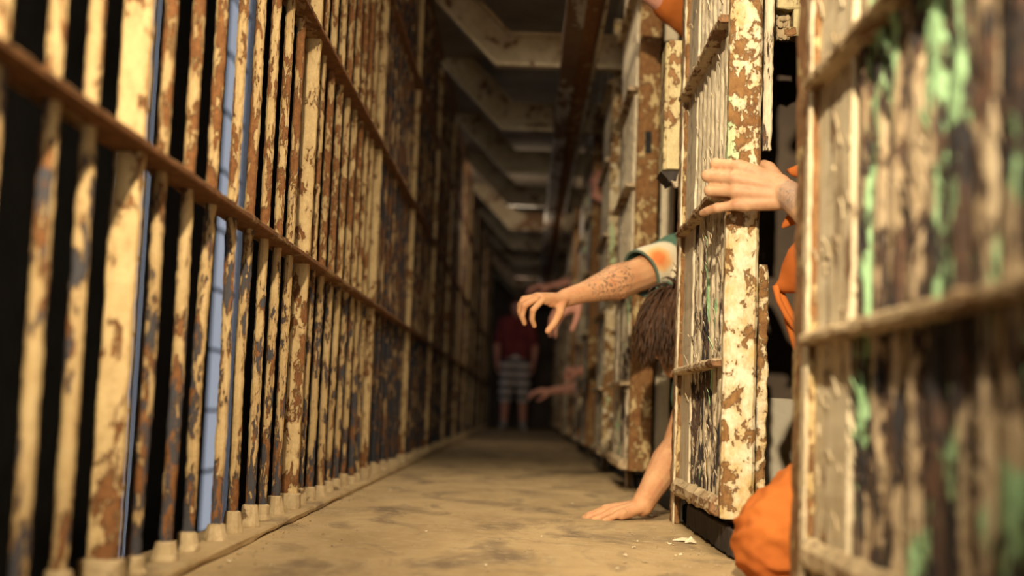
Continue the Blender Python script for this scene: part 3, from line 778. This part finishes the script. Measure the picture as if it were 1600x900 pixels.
# ---- person B: kneels behind the near frame in orange, gripping the door stile
def person_b():
    root = prep('person', 'person in an orange jumpsuit kneeling behind the near door frame, one hand gripping the door', 'person', loc=(.70, 2.05, 0))
    yg = 2.243                                   # just in front of the stile
    wR = P(1229, 302, yg - .040); eR = P(1345, 400, 2.10)
    eR.x = max(eR.x, .50)
    kn = P(1234, 846, 1.965)
    neck = Vector((.535, 2.00, .92)); sR = Vector((.535, 2.15, .86)); sL = Vector((.56, 1.86, .85))
    chest = Vector((.555, 2.02, .72)); pel = Vector((.80, 2.08, .36))
    b = BM(); T, A = head(b, (.50, 2.00, 1.10), (-1, .35, -.1), (0, 0, 1), .98)
    capsule(b, neck, .052, (.515, 2.0, 1.02), .052)
    torso(b, pel, chest, sL, sR, neck, None)
    arm(b, sR, eR, wR, .98)
    # the palm lies on the front of the stile, the fingers fold round its left edge
    wl = P(1330, 764, 1.97); el = Vector((.70, 1.86, .50))
    hd = (P(1165, 291, yg - .026) - wR)
    hand(b, wR, hd, Vector((-.06, -1, .05)), -1,
         ((24, 92, 60), (20, 94, 60), (20, 92, 55), (16, 24, 14)), spread=(4, 1, -3, -16),
         thumb=((.40, .62, -.70), (.35, .35, -.9), (.6, .0, -.85)), s=1.02, fat=1.14)
    arm(b, sL, el, wl, .98)
    hand(b, wl, (P(1278, 766, 1.95) - wl), Vector((-.1, -.3, 1)), -1, ((15, 25, 15),) * 4, s=.85)
    hipR = pel + Vector((-.01, .09, -.04)); hipL = pel + Vector((.01, -.09, -.04))
    aR = Vector((.86, 2.16, .05)); kL = Vector((.60, 1.86, .075)); aL = Vector((.98, 1.86, .05))
    leg(b, hipR, kn, aR, aR); leg(b, hipL, kL, aL, aL); foot(b, aR, aR + Vector((.12, .02, -.02))); foot(b, aL, aL + Vector((.12, 0, -.02)))
    remeshed('body', b, .0026, 5, SKIN_B, root)
    eyes(T, A, .98, root); hair_cap(T, A, .98, root, M['hair'], 8, 400, .03, .002)
    b = BM(); torso(b, pel, chest, sL, sR, neck, None, .016)
    capsule(b, hipR, .110, kn, .083); capsule(b, kn, .083, aR, .055); capsule(b, hipL, .110, kL, .078); capsule(b, kL, .076, aL, .055)
    capsule(b, pel + Vector((0, -.06, 0)), .13, pel + Vector((0, .06, 0)), .13)
    capsule(b, sR, .070, sR.lerp(eR, .7), .064); capsule(b, sL, .070, sL.lerp(el, .9), .060)
    remeshed('jumpsuit', b, .0045, 4, M['orange'], root, folds(.009, 21))
    # rolled sleeve and the loose sleeves knotted at the waist, seen in the opening
    b = BM()
    a0 = P(1262, 245, 2.20); sweep(b, [P(1300, 300, 2.16), P(1262, 262, 2.19), P(1238, 268, 2.21), P(1230, 266, 2.22)], [.030, .022, .010, .003], 12, .6, .003, 30)
    sweep(b, [P(1255, 330, 2.20), P(1238, 342, 2.21), P(1226, 352, 2.22), P(1222, 356, 2.22)], [.022, .012, .006, .002], 12, .6, .002, 30)
    build('loose_cuff', b, M['orange'], root, smooth=True)
    b = BM()
    sweep(b, [P(1290, 400, 2.16), P(1262, 420, 2.18), P(1240, 436, 2.20), P(1220, 446, 2.21), P(1209, 448, 2.21)], [.055, .046, .030, .014, .003], 16, .7, .006, 22)
    build('cloth_fold', b, M['orange'], root, smooth=True)
    b = BM()
    sweep(b, [P(1212, 446, 2.2), P(1216, 468, 2.2), P(1228, 492, 2.2), P(1246, 520, 2.2)], [.006, .005, .005, .005], 8)
    sweep(b, [P(1216, 446, 2.22), P(1228, 480, 2.22), P(1238, 508, 2.22), P(1248, 545, 2.2)], [.004, .009, .012, .010], 8)
    build('drawstring', b, M['orange'], root, smooth=True)
person_b()

# ---- the others: standing or crouching in the cells with one arm out
def cell_person(label, x, y, sh_z, wrist, hdir, dorsal, side, curl, top, sleeve=True, skinm=SKIN_C, near=1, head_s=.97, elbow=None, hs=.95, legs=True, trim=None, z_long=False):
    root = prep('person', label, 'person', None, loc=(x, y, 0))
    wr = Vector(wrist); side_y = -.17 * near
    sh = Vector((x - .06, y + side_y, sh_z)); sh2 = Vector((x + .06, y - side_y, sh_z - .01))
    el = Vector(elbow) if elbow else sh.lerp(wr, .52) + Vector((0, 0, -.03))
    neck = (sh + sh2) / 2 + Vector((0, 0, .04)); chest = neck + Vector((.02, 0, -.20)); pel = neck + Vector((.04, 0, -.50))
    b = BM(); hc = neck + Vector((-.03, 0, .16)); T, A = head(b, hc, (-1, -.25, -.12), (0, 0, 1), head_s)
    capsule(b, neck, .05, hc + Vector((.01, 0, -.04)), .05)
    torso(b, pel, chest, sh2, sh, neck, None)
    arm(b, sh, el, wr); hand(b, wr, hdir, dorsal, side, curl, s=hs)
    el2 = sh2 + Vector((.02, .04 * near, -.28)); wr2 = Vector((x - .02, y + .14 * near, max(.30, sh_z - .52)))
    arm(b, sh2, el2, wr2); hand(b, wr2, Vector((-.4, 0, -1)), Vector((.2, near, 0)), 1, ((20, 25, 15),) * 4, s=.95)
    L = []
    for s_ in (-1, 1):
        hip = pel + Vector((0, .09 * s_, -.03))
        if pel.z > .72: kn = Vector((x + .02, y + .10 * s_, pel.z * .52)); an = Vector((x + .06, y + .10 * s_, .08)); toe = an + Vector((-.15, 0, -.045))
        elif pel.z > .30: kn = Vector((x - .18, y + .12 * s_, .075)); an = Vector((x + .20, y + .11 * s_, .05)); toe = an + Vector((.12, 0, -.02))
        else: kn = Vector((x - .12, y + .14 * s_, .42)); an = Vector((x - .14, y + .14 * s_, .08)); toe = an + Vector((-.14, 0, -.045))
        leg(b, hip, kn, an, toe); foot(b, an, toe); L.append((hip, kn, an))
    remeshed('body', b, .006 if y > 4.5 else .0038, 3, skinm, root)
    eyes(T, A, head_s, root)
    hair_cap(T, A, head_s, root, M['hair'], int(y * 10), 160, .03, .003)
    b = BM(); torso(b, pel, chest, sh2, sh, neck, None, .014)
    capsule(b, sh, .066, sh.lerp(el, (1.02 if z_long else .75) if sleeve else .25), .056); capsule(b, sh2, .066, sh2.lerp(el2, .7), .056)
    remeshed('shirt', b, .008, 3, top, root, folds(.004, 14))
    b = BM()
    for hip, kn, an in L: capsule(b, hip, .106, kn, .072); capsule(b, kn, .07, an, .055)
    capsule(b, pel + Vector((0, -.06, 0)), .125, pel + Vector((0, .06, 0)), .125)
    remeshed('trousers', b, .008, 3, trim or M['darkcloth'], root, folds(.003, 14))
    return root
OPEN = ((20, 25, 15), (18, 28, 18), (20, 28, 18), (22, 26, 16))
HALF = ((45, 55, 35), (45, 58, 35), (45, 55, 35), (42, 50, 30))
cell_person('person in orange shirt standing above the leaning person, arm out at the top edge', .80, 4.02, 1.24,
            P(1000, -18, 3.55), Vector((-1, -.1, .5)), Vector((.3, 0, 1)), 1, HALF, M['orange'], elbow=P(1052, 6, 3.60), z_long=True)
cell_person('dim person behind the fourth door showing a reddened hand high between the bars', .76, 6.75, 1.25,
            P(930, 305, 6.6), Vector((-.15, -.1, 1)), Vector((-1, -.3, 0)), 1, HALF, M['maroon'], near=1)
cell_person('dim person in a pale sleeve farther along whose brown hand reaches behind the tattooed arm', .78, 10.35, .98,
            P(862, 447, 10.1), Vector((-1, 0, -.05)), Vector((0, -.3, 1)), 1, OPEN, M['grey'], elbow=P(900, 438, 10.15), hs=1.15)
cell_person('person whose blurred pink hand hangs down behind the tattooed forearm', .74, 5.35, .90,
            P(906, 462, 5.0), Vector((-.75, 0, -.62)), Vector((-.5, -.5, .5)), 1, OPEN, M['grey'], elbow=P(955, 450, 5.08), hs=1.1)
cell_person('crouching person whose bare forearm sticks straight out low over the floor', .76, 8.95, .52,
            P(862, 611, 8.75), Vector((-1, 0, -.02)), Vector((0, -.4, 1)), 1, OPEN, M['darkcloth'], sleeve=False, elbow=P(912, 604, 8.8))
cell_person('crouching person with a reddish fist at the low bars behind the slotted door', .80, 7.50, .50,
            P(908, 578, 7.3), Vector((-1, -.1, .0)), Vector((0, -.4, 1)), 1, ((80, 85, 50),) * 4, M['maroon'], elbow=P(940, 596, 7.35))

# ---- figure standing at the far end of the walkway
def person_end():
    x, y = -.14, 14.6
    root = prep('person', 'dim person in maroon shirt and striped shorts standing at the far end', 'person', loc=(x, y, 0))
    pel = Vector((x, y, .86)); neck = Vector((x, y, 1.40)); chest = Vector((x, y, 1.18)); sL = Vector((x - .17, y, 1.36)); sR = Vector((x + .17, y, 1.36))
    b = BM(); T, A = head(b, (x, y - .02, 1.57), (0, -1, -.1), (0, 0, 1)); capsule(b, neck, .05, (x, y, 1.5), .05)
    torso(b, pel, chest, sL, sR, neck, None)
    for s_ in (-1, 1):
        sh = Vector((x + .17 * s_, y, 1.36)); el = Vector((x + .24 * s_, y - .02, 1.08)); wr = Vector((x + .23 * s_, y - .14, .86))
        arm(b, sh, el, wr); hand(b, wr, Vector((0, -.3, -1)), Vector((s_, -.2, 0)), -s_, OPEN)
        hip = Vector((x + .09 * s_, y, .84)); kn = Vector((x + .11 * s_, y - .03, .46)); an = Vector((x + .12 * s_, y + .02, .08))
        leg(b, hip, kn, an, an); foot(b, an, an + Vector((.02 * s_, -.15, -.045)))
    root.scale = (.9, .9, .9)
    remeshed('body', b, .008, 3, SKIN_C, root); eyes(T, A, 1, root); hair_cap(T, A, 1, root, M['hair'], 3, 120, .03, .003)
    b = BM(); torso(b, pel + Vector((0, 0, .06)), chest, sL, sR, neck, None, .016)
    for s_ in (-1, 1): capsule(b, (x + .17 * s_, y, 1.36), .068, (x + .22 * s_, y - .01, 1.12), .06)
    remeshed('shirt', b, .01, 3, M['maroon'], root, folds(.004, 14))
    n = N('striped cotton'); w = n.new('ShaderNodeTexWave'); w.bands_direction = 'Z'; w.inputs['Scale'].default_value = 3.2; n.ln(n.g.outputs['Position'], w.inputs['Vector'])
    n.out(n.mix(n.ramp(w.outputs['Fac'], .45, .55), (.07, .06, .07), (.55, .50, .48)), .9)
    b = BM()
    for s_ in (-1, 1): capsule(b, (x + .09 * s_, y, .84), .115, (x + .11 * s_, y - .03, .42), .085)
    capsule(b, (x - .05, y, .88), .13, (x + .05, y, .88), .13)
    remeshed('shorts', b, .01, 3, n.m, root)
    for s_ in (-1, 1):
        b = BM()
        capsule(b, (x + .12 * s_, y + .03, .05), .048, (x + .14 * s_, y - .14, .035), .036); capsule(b, (x + .12 * s_, y + .02, .06), .046, (x + .12 * s_, y + .02, .17), .044)
        remeshed('shoe', b, .008, 3, M['grey'], root)
person_end()

# ------------------------------------------------------------------ debris on the floor
def flake(name, p, r, h, mat, label, group=None, seed=0, th=.0015):
    rnd = random.Random(seed); b = BM(); n = rnd.choice((5, 6, 7)); a0 = rnd.uniform(0, 6)
    p = Vector(p); top = []; bot = []
    for i in range(n):
        a = a0 + 2 * math.pi * i / n; rr = r * rnd.uniform(.55, 1.15)
        v = Vector((p.x + math.cos(a) * rr, p.y + math.sin(a) * rr, .0015 + (h * rnd.random() if i % 2 else 0)))
        bot.append(b.verts.new(v)); top.append(b.verts.new(v + Vector((0, 0, th))))
    ct = b.verts.new((p.x, p.y, .001 + h * .55 + th)); cb = b.verts.new((p.x, p.y, .001 + h * .55))
    for i in range(n):
        j = (i + 1) % n
        b.faces.new((top[i], top[j], ct)); b.faces.new((bot[j], bot[i], cb)); b.faces.new((bot[i], bot[j], top[j], top[i]))
    tag(build(name, b, mat, off=(p.x, p.y, 0)), label, 'debris', group)
def onfloor(px, py):
    v = CM @ Vector(((px - 800) / F, -(py - 450) / F, -1)); v *= -CAMH / v.z
    return Vector((v.x, v.y, 0))
flake('paint_flake', onfloor(1066, 846), .020, .010, M['flake'], 'largest curled cream paint flake on the floor before the gripped door', seed=1)
flake('paint_flake', onfloor(1082, 850), .014, .014, M['flake'], 'upright cream paint flake right of the largest flake', seed=2)
flake('plaster_chunk', onfloor(1012, 806), .030, .010, M['plaster'], 'flat tan plaster piece beside the hand on the floor', seed=3, th=.004)
flake('plaster_chunk', onfloor(1034, 802), .022, .012, M['plaster'], 'smaller tan plaster piece at the foot of the rusty frame strip', seed=4, th=.004)
rnd = random.Random(77)
for i in range(60):
    if rnd.random() < .55: px = rnd.uniform(960, 1150); py = rnd.uniform(780, 895)
    else: px = rnd.uniform(330, 900); py = rnd.uniform(720, 895)
    p = onfloor(px, py)
    if p.x > .33 or p.x < -.45: continue
    flake('paint_chip', p, rnd.uniform(.002, .0055), .003, M['flake'] if rnd.random() < .6 else M['plaster'],
          'tiny paint chip scattered on the dusty walkway floor', 'tiny paint chips on the floor', seed=i + 10, th=.001)
b = BM(); rnd = random.Random(5)
for i in range(900):
    side = rnd.random()
    y = rnd.uniform(1.6, 9)
    x = -.455 + abs(rnd.gauss(0, .02)) if side < .4 else (XR - .02 - abs(rnd.gauss(0, .05)) if side < .8 else rnd.uniform(-.4, .3))
    r = rnd.uniform(.0008, .0026)
    q = [b.verts.new((x + r * dx, y + r * dy, r * .6 + r * dz)) for dx, dy, dz in ((1, 0, 0), (0, 1, 0), (-1, 0, 0), (0, -1, 0), (0, 0, .8), (0, 0, -.6))]
    for i_, j_ in ((0, 1), (1, 2), (2, 3), (3, 0)): b.faces.new((q[i_], q[j_], q[4])); b.faces.new((q[j_], q[i_], q[5]))
tag(build('floor_grit', b, M['plaster']), 'fine grit and crumbs along the edges of the dusty floor', 'grit', None, 'stuff')
